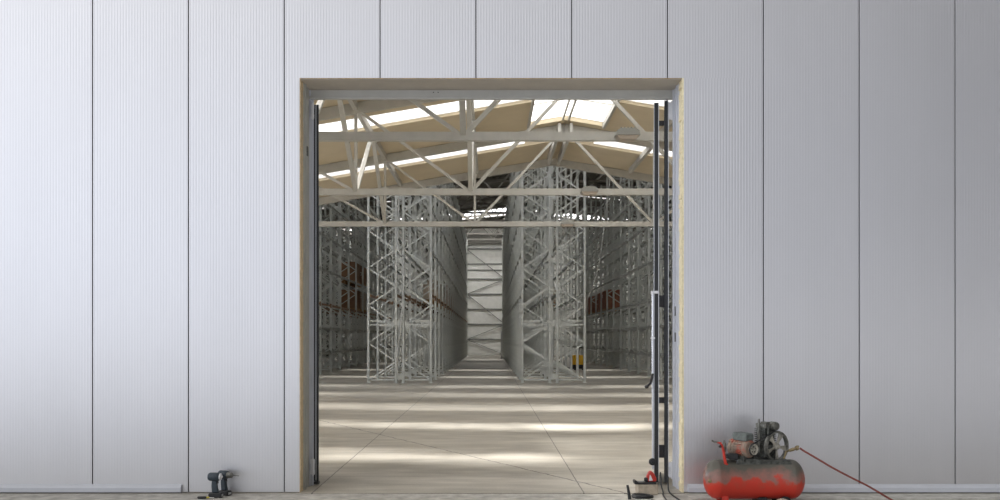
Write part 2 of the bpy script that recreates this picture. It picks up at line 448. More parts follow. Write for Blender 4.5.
struct(link_part(27.2,28.8).build('ceiling_link', 'deck'), 'dark link roof rising to the rack hall', 'ceiling')
lg = link_part(28.8,YW).build('window_20', 'opal'); struct(lg, 'unseen glazed link roof added to light the rack fronts', 'skylight')  # unseen glazing added to throw daylight on the rack fronts
SKY_R = [(35.2,36.4),(40.1,41.2),(45.0,46.0),(53,53.8),(62,62.8),(74.8,75.6),(85.5,91.0)]
WIDE = SKY_R[-1]  # opal strip widened and set near the end wall to brighten it
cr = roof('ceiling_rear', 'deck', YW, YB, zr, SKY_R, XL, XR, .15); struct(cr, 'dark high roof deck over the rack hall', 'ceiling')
wn = [0]
def window(bld, m, label):
    wn[0] += 1
    return struct(bld.build('window_%d' % wn[0], m), label, 'skylight')
for a, c in SKY_F:
    b = MB()
    for xa, xb in ((XL, RS0), (RS1, XR)): b.add([(xa,a,zf(xa)+.06),(xb,a,zf(xb)+.06),(xb,c,zf(xb)+.06),(xa,c,zf(xa)+.06)], [(0,1,2,3)])
    window(b, 'skylight', 'white translucent skylight strip across the front hall roof')
for a, c in SKY_R:
    b = MB()
    for xa, xb in ((XL, RIDGE), (RIDGE, XR)): b.add([(xa,a,zr(xa)+.07),(xb,a,zr(xb)+.07),(xb,c,zr(xb)+.07),(xa,c,zr(xa)+.07)], [(0,1,2,3)])
    window(b, 'opal' if (a, c) == WIDE else 'skylight', 'white translucent skylight strip across the rack hall roof')
# ridge skylight: two tilted opal panes with frame
b = MB()
b.add([(RS0,FY+.15,zf(RS0)+.10),(RIDGE,FY+.15,HF+.10),(RIDGE,RSY,HF+.10),(RS0,RSY,zf(RS0)+.10)], [(0,1,2,3)])
b.add([(RS1,FY+.15,zf(RS1)+.10),(RIDGE,FY+.15,HF+.10),(RIDGE,RSY,HF+.10),(RS1,RSY,zf(RS1)+.10)], [(0,1,2,3)])
w = window(b, 'opal', 'long glazed ridge skylight at the top of the front hall roof')
b = MB()
for x in (RIDGE-.07, RIDGE+.07): b.bar((x,FY+.2,HF+.02),(x,RSY,HF+.02), .04, .07)
b.build('ridge_rail', 'truss', w)
for x in (RS0, RS1):
    MB().bar((x,FY+.2,zf(x)+.01),(x,RSY,zf(x)+.01), .06, .14).build('window_frame', 'truss', w)
for y in [20.6-2.3*k for k in range(5)]:
    q = MB(); q.bar((RS0,y,zf(RS0)+.08),(RIDGE,y,HF+.08),.02,.03); q.bar((RS1,y,zf(RS1)+.08),(RIDGE,y,HF+.08),.02,.03); q.build('glazing_bar', 'truss', w)

# side and back walls
def wall_box(name, x0,x1,y0,y1,z0,z1, label, m='inner_wall'):
    return struct(MB().box(x0,x1,y0,y1,z0,z1).build(name, m), label, 'wall')
# front hall side walls with unseen window bands added for daylight
zl, zrr = zf(XL), zf(XR)
for nm, x0, x1, zt in (('left', XL-.15, XL, zl+.1), ('right', XR, XR+.15, zrr+.1)):
    b = MB(); b.box(x0,x1,FY+.15,YW,0,1.0).box(x0,x1,FY+.15,YW,3.6,zt)
    for y in (FY+.15, 15.5, 20.8, 26.1, YW-.3): b.box(x0,x1,y,y+.3,1.0,3.6)
    struct(b.build('wall_'+nm, 'inner_wall'), 'plain %s side wall of the front hall with an added window band' % nm, 'wall')
    g = MB(); xm = (x0+x1)/2; g.add([(xm,FY+.3,1.0),(xm,YW,1.0),(xm,YW,3.6),(xm,FY+.3,3.6)], [(0,1,2,3)])
    wn[0] += 1
    struct(g.build('window_%d' % wn[0], 'fill_glass'), 'unseen window band added in the %s side wall to brighten the front hall' % nm, 'window')
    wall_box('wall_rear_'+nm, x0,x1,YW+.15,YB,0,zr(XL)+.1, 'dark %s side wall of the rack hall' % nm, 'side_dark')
    b = MB(); b.add([(x0,YW,zf(XL)),(x1,YW,zf(XL)),(x1,YW+.15,zf(XL)),(x0,YW+.15,zf(XL)),(x0,YW,9),(x1,YW,9),(x1,YW+.15,9),(x0,YW+.15,9)], [(0,1,2,3),(4,5,6,7),(0,1,5,4),(1,2,6,5),(2,3,7,6),(3,0,4,7)])
bk = wall_box('wall_back', XL,XR,YB,YB+.2,0,zr(XL)+.1, 'pale far end wall of the rack hall with dark rails and diagonal braces')
MB().add([(XL,YB,zr(XL)),(XR,YB,zr(XR)),(RIDGE,YB,HR),(XL,YB+.2,zr(XL)),(XR,YB+.2,zr(XR)),(RIDGE,YB+.2,HR)], [(0,1,2),(5,4,3),(0,2,5,3),(1,4,5,2)]).build('gable', 'inner_wall', bk)
for z in [1.55+1.5*k for k in range(7)]:
    MB().box(XL,XR,YB-.12,YB,z-.07,z+.07).build('wall_rail', 'rail', bk)
for z in (8.45,):
    MB().box(XL,XR,YB-.12,YB,z-.04,z+.04).build('wall_rail', 'rail', bk)
for i, (z0, z1) in enumerate(((1.55,.0),(1.55,3.05),(6.05,3.05),(6.05,7.55),(10.5,7.55))):
    b = MB().bar((-2.3,YB-.16,z0),(1.5,YB-.16,z1),.10,.06); b.build('diagonal_brace', 'rail', bk)
MB().box(XL+.1,XR-.1,YB-.5,YB-.13,11.05,11.25).box(XL+.1,XR-.1,YB-.2,YB-.13,11.05,12.0).build('cover_panel','deck',bk)  # dark panel added to cover the bright top of the end wall
MB().box(-2.6,-2.3,YB-.25,YB,0,12.4).build('wall_column','rail',bk); MB().box(1.5,1.8,YB-.25,YB,0,12.4).build('wall_column','rail',bk)

# ------------------------------------------------------------------ front hall trusses
NP = 2.12
def front_truss(full=True, braces=((1,-1),(1,1),(2,-1),(2,1),(-1,-1),(-1,1),(-2,-1),(-2,1))):
    r = empty('roof_truss', (0,0,0))
    hc = 4.318-.0
    if full: MB().bar((XL+.05,0,hc),(XR-.05,0,hc),.10,.115).build('bottom_chord','truss',r)
    for s in (-1, 1):
        xe = XL if s < 0 else XR
        off = -.11
        MB().bar((RIDGE,0,HF+off),(xe,0,zf(xe)+off),.10,.20).build('rafter','truss',r)
        if not full: continue
        for k in range(1, 7):
            x = RIDGE+s*NP*k
            if not XL < x < XR: continue
            zt = zf(x)+off
            if zt-hc < .2: continue
            MB().bar((x,0,hc),(x,0,zt),.055).build('vertical_strut','truss',r)
            MB().bar((x-.0,.02,hc),(x+s*NP,.02,zf(x+s*NP)+off) if XL < x+s*NP < XR else (x+s*NP*.9,.02,zf(x+s*NP*.9)+off),.07,.05).build('diagonal_strut','truss',r)
        MB().bar((RIDGE+s*NP,.02,hc),(RIDGE,.02,HF+off),.07,.06).build('diagonal_strut','truss',r)
        for k in (1, 2):
            x = RIDGE+s*NP*k
            for q in (-1, 1):
                if (s*k, q) in braces: MB().bar((x,0,hc),(x,q*2.42,zf(x)-.08),.08,.05).build('sway_brace','truss',r)
    return r
lab = ['pale steel roof truss nearest the doorway, its bottom chord highest in view', 'pale steel roof truss second from the doorway, middle of three crossing chords', 'pale steel roof truss third from the doorway, lowest chord in front of the racks', 'pale sloping roof beams at the far end of the front hall roof']
for i in range(4):
    tb = front_truss(i < 3, (((1,1),(-1,-1),(-2,-1),(-2,1)), ((-1,-1),(-2,-1),(-2,1),(-1,1)), ((-2,-1),), ())[i])
    tb.location = (0,TR[i],0); tag(tb, lab[i], 'truss', 'front hall roof trusses')
# purlins
for x, l in ((RIDGE-2*NP, 'long steel purlin under the left roof slope, second out from the ridge'), (RIDGE-NP, 'long steel purlin under the left roof slope, next to the ridge'), (RIDGE+NP, 'long steel purlin under the right roof slope, next to the ridge'), (RIDGE-4*NP,'long steel purlin under the left roof slope, outermost'), (RIDGE+4*NP,'long steel purlin under the right roof slope, outermost')):
    o = MB().box(x-.04, x+.04, FY+.2, 26.6, zf(x)-.15, zf(x)-.015).build('purlin', 'truss'); tag(o, l, 'beam', 'front hall purlins')
for sx_, nm_ in ((-.14,'left'), (.14,'right')):
    o = MB().box(RIDGE+sx_-.035, RIDGE+sx_+.035, RSY+.1, 26.6, HF-.26, HF-.05).build('purlin','truss'); tag(o, 'dark ridge purlin beyond the ridge skylight, %s one of a pair' % nm_, 'beam', 'front hall purlins')
# luminaires
def luminaire():
    r = empty('high_bay_light', (0,0,0))
    b = MB(); b.prism([(-.16,0),(.16,0),(.15,.055),(.09,.09),(-.09,.09),(-.15,.055)], (0,-.10,0), (1,0,0),(0,0,1),(0,1,0), .20); b.build('housing','lamp_body',r,bevel=.004)
    for k in range(5): MB().box(-.10+.045*k,-.085+.045*k,-.105,.105,.06,.10).build('cooling_fin','lamp_body',r)
    MB().prism([(-.15,0),(.15,0),(.11,-.06),(-.11,-.06)], (0,-.09,0),(1,0,0),(0,0,1),(0,1,0),.18).build('diffuser','lamp_glass',r,bevel=.004)
    return r
lp = luminaire(); lls = ['grey light fitting on the nearest truss chord, right of centre', 'grey light fitting on the second truss chord', 'grey light fitting on the lowest truss chord, in front of the racks']
for i in range(3):
    c = lp if i == 0 else copy_tree(lp)
    c.location = (1.82, TR[i]-.17, 4.29); tag(c, lls[i], 'ceiling light', 'lights on the trusses')

# ------------------------------------------------------------------ rear hall trusses
def rear_truss():
    r = empty('roof_truss', (0,0,0)); hc = 11.25
    MB().bar((XL,0,hc),(XR,0,hc),.14,.14).build('bottom_chord','truss_far',r)
    for s in (-1,1):
        xe = XL if s<0 else XR
        MB().bar((RIDGE,0,HR-.12),(xe,0,zr(xe)-.12),.14,.18).build('rafter','truss_far',r)
        for k in range(0, 5):
            x = RIDGE+s*2.9*k; x2 = RIDGE+s*2.9*(k+1); x2 = max(XL,min(XR,x2)); xm = (x+x2)/2
            MB().bar((x,0,zr(x)-.12),(xm,0,hc),.08).build('diagonal_strut','truss_far',r)
            MB().bar((xm,0,hc),(x2,0,zr(x2)-.12),.08).build('diagonal_strut','truss_far',r)
    return r
rt = rear_truss()
ys = [34.2+4.9*k for k in range(13)]
for i, y in enumerate(ys):
    c = rt if i == 0 else copy_tree(rt)
    c.location = (0,y,0); tag(c, 'dark high roof truss over the rack hall, seen above the aisle', 'truss', 'high trusses over the racks')
for x in (-2.9, -.6, 4.1, 8):
    pass
pr = []
for k in range(8):
    x = -11+3.4*k
    o = MB().box(x-.06,x+.06,YW+.2,YB-.1,zr(x)-.16,zr(x)-.01).build('purlin','truss_far'); tag(o, 'dark purlin under the rack hall roof', 'beam', 'purlins over the racks')

# ------------------------------------------------------------------ pallet racks
RH = 10.9; BAY = 2.9; NB = 19; Y0 = 34.9; D = 1.0
def frame_mesh(mirror):
    b = MB(); s = -1 if mirror else 1
    # outer post at 0, inner post at D  (x direction s)
    for x in (0, s*D):
        b.box(x-.05,x+.05,-.05,-.04,0,RH); b.box(x-.045,x-.035,-.05,.05,0,RH); b.box(x+.035,x+.045,-.05,.05,0,RH)
        b.box(x-.09,x+.09,-.09,.09,0,.012)
    z = .10; side = 0
    while z+.68 < RH:
        a = 0 if side == 0 else s*D; c = s*D if side == 0 else 0
        b.bar((a,0,z),(c,0,z+.68),.03,.05); z += .68; side ^= 1
    b.bar((0,0,.12),(s*D,0,.12),.03,.05); b.bar((0,0,RH-.1),(s*D,0,RH-.1),.03,.05)
    for zz in (2.12, 2.26): b.bar((0,0,zz),(s*D,0,zz),.03,.05)
    o = b.build('upright_frame','galv'); me = o.data; bpy.data.objects.remove(o); return me
FM = {False: frame_mesh(False), True: frame_mesh(True)}
def beam_mesh(m):
    b = MB(); b.box(-.022,.022,.05,BAY-.05,-.045,.045); b.box(-.035,.035,.05,.06,-.1,.1); b.box(-.035,.035,BAY-.06,BAY-.05,-.1,.1)
    o = b.build('beam', m); me = o.data; bpy.data.objects.remove(o); return me
BM = {'g': beam_mesh('beam_grey'), 'r': beam_mesh('beam_rust'), 's': beam_mesh('galv')}
sp = MB().box(0,.27,-.012,.012,-.05,.05).box(.02,.25,-.03,-.012,-.09,.09).build('row_spacer','galv'); SPM = sp.data; bpy.data.objects.remove(sp)
def link(name, me, parent, loc):
    o = bpy.data.objects.new(name, me); C.objects.link(o); o.parent = parent; o.location = loc; return o
def rack(x0, double, levels, label, rust=(), nb=NB, y0=Y0):
    # x0: left outer post, frames run to +x
    r = empty('pallet_rack', (x0, y0, 0)); tag(r, label, 'pallet rack', 'pallet racks in rows')
    xs = [(0, False, 0, D)] + ([(2*D+.27, True, D+.27, 2*D+.27)] if double else [])
    for i in range(nb+1):
        for px, mir, a, c in xs: link('upright_frame', FM[mir], r, (px, i*BAY, 0))
        if double:
            for z in ((.22, 2.19, 4.48, 6.77, 9.06) if i < 12 else (2.19, 6.77)): link('row_spacer', SPM, r, (D, i*BAY, z)) if i < 20 else None
    n = 0; rest = MB()
    for i in range(nb):
        for z in levels:
            for px, mir, a, c in xs:
                for xx in (a, c):
                    if n < 100: link('beam', BM['r' if (z in rust) else 'g'], r, (xx, i*BAY, z)); n += 1
                    else:
                        rest.cur = 1 if z in rust else 0
                        rest.box(xx-.025,xx+.025,i*BAY+.05,(i+1)*BAY-.05,z-.055,z+.055)
    if rest.v:
        o = rest.build('beam', ['beam_grey','beam_rust'], r); o['kind'] = 'stuff'
    return r
LV = (3.2, 4.8, 6.4, 8.0, 9.6)
rack(-4.42, True, LV, 'double steel pallet rack row left of the central aisle', rust=(3.2,))
rack(1.17, True, LV, 'double steel pallet rack row right of the central aisle')
LVO = (.95, 2.1, 3.2, 4.8, 6.4, 8.0, 9.6)
rack(-9.97, True, LVO, 'double steel pallet rack row at the dark far left behind the left aisle', rust=(3.2,))
rack(6.73, True, LVO, 'double steel pallet rack row at the far right behind the yellow truck')
rack(-14.1, False, LV, 'single pallet rack row against the left wall of the rack hall')
rack(12.3, True, LV, 'double pallet rack row furthest to the right, half hidden by others')

# loads
def load(m):
    r = empty('wooden_pallet', (0,0,0))
    for k in range(5): MB().box(-.4,.4,-.6+.275*k,-.5+.275*k,.12,.145).build('deck_board','wood',r)
    for x in (-.35,0,.35): MB().box(x-.05,x+.05,-.6,.6,0,.12).build('runner','wood',r)
    return r
pal = None
def pallet(x, y, z, label, group):
    global pal
    if pal is None: pal = load('wood'); c = pal
    else: c = copy_tree(pal)
    c.location = (x,y,z); tag(c, label, 'pallet', group); return c
boxes = {}
def crate(x, y, z, m, h, label, group):
    key = (m, round(h,2))
    if key not in boxes:
        b = MB()
        n = max(1, round(h/.35)); hh = h/n
        for i in range(n):
            for j in range(3):
                for q in range(2): b.box(-.4+.4*q+.006,-.4+.4*(q+1)-.006,-.6+.4*j+.006,-.6+.4*(j+1)-.006,i*hh+.004,(i+1)*hh-.004)
        o = b.build('box_stack', m); boxes[key] = o.data
    else:
        o = bpy.data.objects.new('box_stack', boxes[key]); C.objects.link(o)
    o.location = (x,y,z); tag(o, label, 'boxes', group); return o
zb = 3.26
rnd = random.Random(11)
for i in range(1, 18):
    for q in (0,1):
        if i < 3 or rnd.random() < .30: continue
        y = Y0+i*BAY+.8+1.3*q
        m = rnd.choice(['redbox','redbox','cardboard','wrapped'])
        pallet(-2.66, y, zb, 'pallet under boxes on the third level of the rack left of the central aisle', 'pallets beside the central aisle')
        crate(-2.66, y, zb+.147, m, rnd.choice([.7,.7,1.05]), 'stacked boxes on the left central rack, facing the aisle at beam height', 'box loads beside the central aisle')
for i, m, z, l in ((7,'cardboard',3.26,'brown'),(8,'wrapped',3.26,'pale wrapped'),(7,'cardboard',4.86,'dark brown upper'),(8,'cardboard',4.86,'dark brown upper')):
    for q in (0,1):
        y = Y0+i*BAY+.8+1.3*q
        pallet(-8.2, y, z, 'pallet on the far left rack carrying boxes', 'pallets on the far left rack')
        crate(-8.2, y, z+.147, m, 1.05, l+' box stack on the far left rack behind the left aisle', 'box stacks far left '+l)
for i in (7, 8, 10):
    for q in (0,1):
        y = Y0+i*BAY+.8+1.3*q
        pallet(7.2, y, 3.26, 'pallet on the far right rack carrying reddish boxes', 'pallets on the far right rack')
        crate(7.2, y, 3.26+.147, 'redbox', 1.05, 'reddish brown box stack on the far right rack above the yellow truck', 'box stacks far right')
for y in (47.2, 48.6):
    pallet(2.9, y, 3.26, 'pallet on the right central rack with a pale wrapped load', 'pallets on right central rack')
    crate(2.9, y, 3.26+.147, 'wrapped', .7, 'pale wrapped load inside the right central rack', 'wrapped loads right central')

# hanging cables
def cable(pts, r, m, label, name='hanging_cable'):
    P = [Vector(p) for p in pts]; out = []
    for i in range(len(P)-1):
        p0 = P[max(i-1,0)]; p1 = P[i]; p2 = P[i+1]; p3 = P[min(i+2,len(P)-1)]
        for k in range(6):
            t = k/6; out.append(.5*((2*p1)+(-p0+p2)*t+(2*p0-5*p1+4*p2-p3)*t*t+(-p0+3*p1-3*p2+p3)*t**3))
    out.append(P[-1])
    o = MB().tube(out, r, 8).build(name, m, smooth=True); return tag(o, label, 'cable')
cable([(-3.20,34.80,9.5),(-3.34,34.78,5.2),(-3.12,34.80,4.4),(-3.2,34.78,2.4),(-3.38,34.8,.9),(-3.30,34.82,.1)], .022, 'cable_grey', 'pale cable hanging in the gap of the left central rack')
cable([(5.0,38.2,9.8),(4.55,38.2,6.2),(4.3,38.3,4.4),(3.9,38.4,3.2)], .02, 'cable_grey', 'thin pale cable hanging slanted behind the right central rack')

# white post added in place of a sunlit rack upright by the aisle
wp = MB().box(-.07,.07,-.07,.07,0,2.25).box(-.12,.12,-.12,.12,0,.03).build('sunlit_upright','white_metal',loc=(.93,77,0)); tag(wp,'white post standing in for a sunlit rack upright at the far end of the aisle','post')

# yellow pallet truck
def truck():
    r = empty('pallet_truck', (4.52,49.4,0), R(8)); tag(r,'small yellow electric pallet truck parked behind the right central rack','pallet truck')
    MB().prism([(-.30,.28),(.30,.28),(.31,.70),(.24,.78),(-.24,.78),(-.31,.70)],(0,-.22,0),(1,0,0),(0,0,1),(0,1,0),.44).build('motor_cover','yellow',r,bevel=.02)
    MB().box(-.30,.30,-.24,.24,.08,.28).build('chassis','black',r,bevel=.01)
    for x in (-.2,.2): MB().lathe((x-.04,-.2,.085),(1,0,0),[(0,.08),(.08,.08)],16).build('wheel','rubber',r,smooth=True)
    for x in (-.17,.17): MB().box(x-.08,x+.08,.24,1.35,.05,.11).build('fork','black',r)
    MB().tube([(0,-.1,.75),(0,-.22,1.02),(0,-.3,1.15)],.025,8).tube([(-.16,-.3,1.16),(.16,-.3,1.16)],.018,8).build('tiller','black',r,smooth=True)
truck()

# ------------------------------------------------------------------ air compressor
U = 101.6; CY = 9.45
def kx(px, y=-.09): return (px-490)/960*(CY+y)-2.594
def kz(py, y=-.09): return 1.6-(py-339)/960*(CY+y)
def compressor():
    r = empty('air_compressor', (2.594, CY, 0)); tag(r, 'worn red portable air compressor with motor and spoked flywheel on its tank', 'air compressor')
    # Z of parts given relative to the yard surface
    zc = .222; rad = .192; hl = .492
    prof = []
    for i in range(9):
        t = i/8*math.pi/2; prof.append((-hl+.12*(1-math.cos(t))*1.0, rad*math.sin(t)))
    prof += [(-hl+.135, rad+.002),(-hl+.14,rad),(hl-.14, rad),(hl-.135, rad+.002)]
    for i in range(9):
        t = (1-i/8)*math.pi/2; prof.append((hl-.12*(1-math.cos(t)), rad*math.sin(t)))
    tk = MB().lathe((0,0,zc),(1,0,0),prof,40).build('tank','tank',r,smooth=True)
    MB().lathe((-hl+.035,-.125,zc-.0),(-.35,-1,0),[(0,.018),(.018,.018),(.022,.012)],12).build('drain_plug','brass',tk,smooth=True)
    # feet
    MB().box(-.335,-.275,-.12,-.09,-.034,.10).box(-.345,-.265,-.15,-.06,-.034,-.024).build('foot','red',r)
    MB().box(-.335,-.275,.09,.12,-.034,.10).build('foot','red',r)
    for y in (-.14,.14):
        MB().lathe((.27,y-.02,.020),(0,1,0),[(0,.02),(0,.048),(.006,.054),(.034,.054),(.04,.048),(.04,.02)],24).build('wheel','rubber',r,smooth=True)
    MB().tube([(.27,-.14,.020),(.27,.14,.020)],.012,8).build('axle','greasy',r)
    MB().box(.02,.10,-.13,.13,-.02,.06).box(-.02,.13,-.15,-.11,-.034,-.01).build('foot','black',r,bevel=.004)
    # bent red handle
    MB().tube([(kx(734),-.09,kz(466.5)),(kx(728),-.10,kz(466)),(kx(725.3),-.10,kz(463.5)),(kx(724.3),-.10,kz(458)),(kx(723.3),-.10,kz(451)),(kx(722),-.10,kz(446)),(kx(720.2),-.10,kz(443)),(kx(716.5),-.10,kz(442))],[.016,.016,.015,.014,.013,.012,.011,.009],10).build('handle','red',r,smooth=True)
    MB().tube([(kx(718),-.10,kz(442)),(kx(714),-.10,kz(441.8)),(kx(711.5),-.10,kz(440.3))],[.010,.009,.008],10).build('lever_tip','castgrey',r,smooth=True)
    MB().blob((kx(719.8),-.10,kz(446.3)),.015,.015,.015,2,8,0).build('knob','black',r,smooth=True)
    MB().lathe((kx(725.3),-.05,kz(453)),(0,0,1),[(0,.012),(.03,.017),(.06,.019),(.09,.017),(.10,.010),(.118,.010)],14).build('regulator','castgrey',r,smooth=True)
    MB().prism([(kx(735),kz(466.5)),(kx(793),kz(466.5)),(kx(790),kz(460.5)),(kx(762),kz(459.5)),(kx(752),kz(458.5)),(kx(738),kz(458.5))],(0,-.11,0),(1,0,0),(0,0,1),(0,1,0),.26).build('base_plate','greasy',r,bevel=.006)
    MB().box(kx(729),kx(738),-.11,-.03,kz(459.5),kz(453.5)).box(kx(726),kx(730),-.10,-.04,kz(458.5),kz(454)).build('pressure_switch','black',r,bevel=.006)
    # pump, flywheel and motor share one axis direction, turned 30 degrees
    fy = .01
    T = Matrix.Translation((kx(776,fy), fy, kz(446.3,fy))) @ Matrix.Rotation(R(30), 4, 'Z')
    MX, MZ = -.305, -.014
    # motor, axis along local y
    mo = MB().lathe((MX,.03,MZ),(0,1,0),[(0,.03),(.004,.070),(.02,.086),(.05,.088),(.055,.081),(.16,.081),(.165,.087),(.19,.085),(.2,.03)],28).xf(T).build('motor','motor_rust',r,smooth=True)
    f = MB()
    for k in range(22):
        a = 2*math.pi*k/22; dd = Vector((math.cos(a),0,math.sin(a)))
        f.bar(Vector((MX,.085,MZ))+dd*.085, Vector((MX,.19,MZ))+dd*.085, .006, .014, up=tuple(dd))
    f.xf(T).build('cooling_fin','motor_rust',mo)
    f = MB().lathe((MX,.235,MZ),(0,1,0),[(-.012,.02),(-.012,.088),(.03,.088),(.045,.07),(.048,.02)],28)
    for k in range(8):
        a = 2*math.pi*k/8; dd = Vector((math.cos(a),0,math.sin(a))); f.bar(Vector((MX,.215,MZ))+dd*.088, Vector((MX,.262,MZ))+dd*.093, .02,.012, up=tuple(dd))
    f.xf(T).build('fan_cover','motor_rust',mo,smooth=True)
    MB().prism([(.05,.075),(.22,.078),(.235,.10),(.232,.142),(.21,.155),(.06,.152),(.042,.140),(.040,.095)],(MX-.052,0,MZ-.0),(0,1,0),(0,0,1),(1,0,0),.10).xf(T).build('capacitor_box','capacitor',mo,bevel=.006)
    MB().box(MX-.07,MX+.07,.06,.20,MZ-.125,MZ-.07).xf(T).build('motor_mount','greasy',mo)
    pl = MB().lathe((MX,.012,MZ),(0,-1,0),[(0,.012),(0,.052),(.004,.056),(.012,.049),(.020,.056),(.024,.053),(.024,.042),(.012,.036),(.012,.018),(.026,.015),(.028,.0)],28).xf(T).build('motor_pulley','wheel_metal',mo,smooth=True)
    pin = MB()
    for k in range(5):
        a = 2*math.pi*k/5+.3; pin.lathe((MX+.027*math.cos(a),-.001,MZ+.027*math.sin(a)),(0,-1,0),[(0,.007),(.002,.007)],8)
    pin.xf(T).build('pulley_hole','black',pl)
    # pump
    pu = MB().box(-.125,.06,.04,.18,-.135,.02).lathe((-.03,.05,-.03),(0,-1,0),[(0,.06),(.02,.05),(.03,.02)],20).xf(T).build('pump','greasy',r,bevel=.012)
    cyl = MB()
    for k in range(8): cyl.box(-.115,.045,.035,.175,.025+.019*k,.035+.019*k)
    cyl.box(-.10,.03,.05,.16,.0,.18); cyl.xf(T).build('cylinder','greasy',pu,bevel=.002)
    MB().box(-.105,.04,.035,.17,.178,.222).box(-.08,-.03,.05,.13,.222,.238).box(-.01,.02,.06,.10,.222,.235).xf(T).build('cylinder_head','castgrey',pu,bevel=.006)
    MB().lathe((.015,.00,.195),(0,1,0),[(0,.022),(.006,.040),(.03,.044),(.08,.044),(.09,.02)],20).xf(T).build('air_filter','castgrey',pu,smooth=True)
    MB().tube([(-.135,.10,-.06),(-.14,.09,.08),(-.14,.09,.22),(-.14,.09,.27)],[.016,.014,.013,.008],10).xf(T).build('vent_pipe','castgrey',pu,smooth=True)
    MB().tube([(-.07,.05,.21),(-.09,.015,.18),(-.10,.01,.06),(-.13,.02,-.10)],.009,8).xf(T).build('delivery_pipe','greasy',pu,smooth=True)
    # flywheel
    fr = .147
    wh = MB().lathe((0,0,0),(0,-1,0),[(-.014,fr-.016),(-.014,fr+.004),(.0,fr-.003),(.010,fr-.003),(.024,fr+.004),(.024,fr-.016)],48,closed=True).xf(T).build('flywheel','castgrey',r,smooth=True)
    MB().lathe((0,0,0),(0,-1,0),[(-.03,.014),(-.012,.034),(.022,.032),(.028,.020),(.042,.018),(.044,.0)],20).xf(T).build('hub','wheel_metal',wh,smooth=True)
    for k in range(5):
        a = 2*math.pi*k/5+R(60); d = Vector((math.cos(a),0,math.sin(a))); t = Vector((-math.sin(a),0,math.cos(a)))
        pts = [(.018,-.013),(.06,-.012),(fr-.012,-.030),(fr-.012,.030),(.06,.012),(.018,.013)]
        MB().prism(pts, Vector((0,.004,0)), d, t+Vector((0,.3,0)), (0,-1,0), .012).xf(T).build('spoke','wheel_metal',wh,bevel=.003)
    # belt
    c1x, c1z, by, r1, r2 = MX, MZ, .0, .050, fr-.002
    dx, dz = -c1x, -c1z; Lb = math.hypot(dx, dz); th = math.atan2(dz, dx); al = math.acos((r1-r2)/Lb)
    pts = []
    for k in range(25):
        a = th+al+(2*math.pi-2*al)*k/24; pts.append((c1x+r1*math.cos(a), c1z+r1*math.sin(a)))
    for k in range(33):
        a = th-al+(2*al)*k/32; pts.append((r2*math.cos(a), r2*math.sin(a)))
    b = MB(); n = len(pts); vs = []
    for i in range(n):
        x, z = pts[i]; xp, zp = pts[i-1]; xn, zn = pts[(i+1) % n]; tx, tz = xn-xp, zn-zp; l = math.hypot(tx,tz) or 1; nx, nz = tz/l, -tx/l
        for o, y in ((-.001,-.007),(.009,-.007),(.009,.007),(-.001,.007)): vs.append((x+nx*o, by+y-.005, z+nz*o))
    b.add(vs, [(i*4+j, ((i+1)%n)*4+j, ((i+1)%n)*4+(j+1)%4, i*4+(j+1)%4) for i in range(n) for j in range(4)])
    b.xf(T).build('drive_belt','rubber',r)
    # outlet on the right
    p0 = Vector((kx(787),-.06,kz(452))); p1 = Vector((kx(789),-.085,kz(450.8))); dd = Vector((kx(798.8)-kx(789), .0, kz(447.6)-kz(450.8))); 
    MB().tube([p0-Vector((.02,0,.07)),p0,p1],.010,8).lathe(p1,dd,[(0,.010),(.006,.015),(.05,.017),(.055,.013),(.066,.014),(.07,.022),(.095,.022),(.10,.012)],14).build('outlet_valve','brass',r,smooth=True)
    MB().box(kx(796.5),kx(799),-.095,-.075,kz(447.5),kz(445.6)).build('valve_lever','brass',r,bevel=.002)
compressor()
# hose
def WX(px, y): return (px-490)/960*y
def WZ(py, y): return 1.6-(py-339)/960*y
hp = [(799.9,448.1,9.362),(804,451,9.36),(816,458,9.35),(832,467.5,9.34),(850,477,9.34),(866,485,9.35),(880,493,9.35),(890,499,9.36),(900,503.5,9.40),(915,504,9.44)]
pts = [(WX(a,y),y,max(WZ(c,y),-.025)) for a,c,y in hp] + [(4.6,9.5,-.025),(5.6,9.3,-.025)]
h = cable(pts, .0095, 'hose', 'dark red air hose running from the compressor down to the ground', name='air_hose'); h['category'] = 'hose'
# stones
o = MB().blob((0,0,0),.075,.07,.052,4,10,.10).build('chock_stone','stone',smooth=True,loc=(WX(782.5,9.22),9.22,.016)); tag(o,'pale rounded stone chock in front of the compressor wheel','stone')
o = MB().blob((0,0,0),.07,.055,.03,9,8,.15).build('chock_stone','stone',smooth=True,loc=(WX(745,9.22),9.22,-.008)); tag(o,'flat pale stone under the middle of the compressor tank','stone')

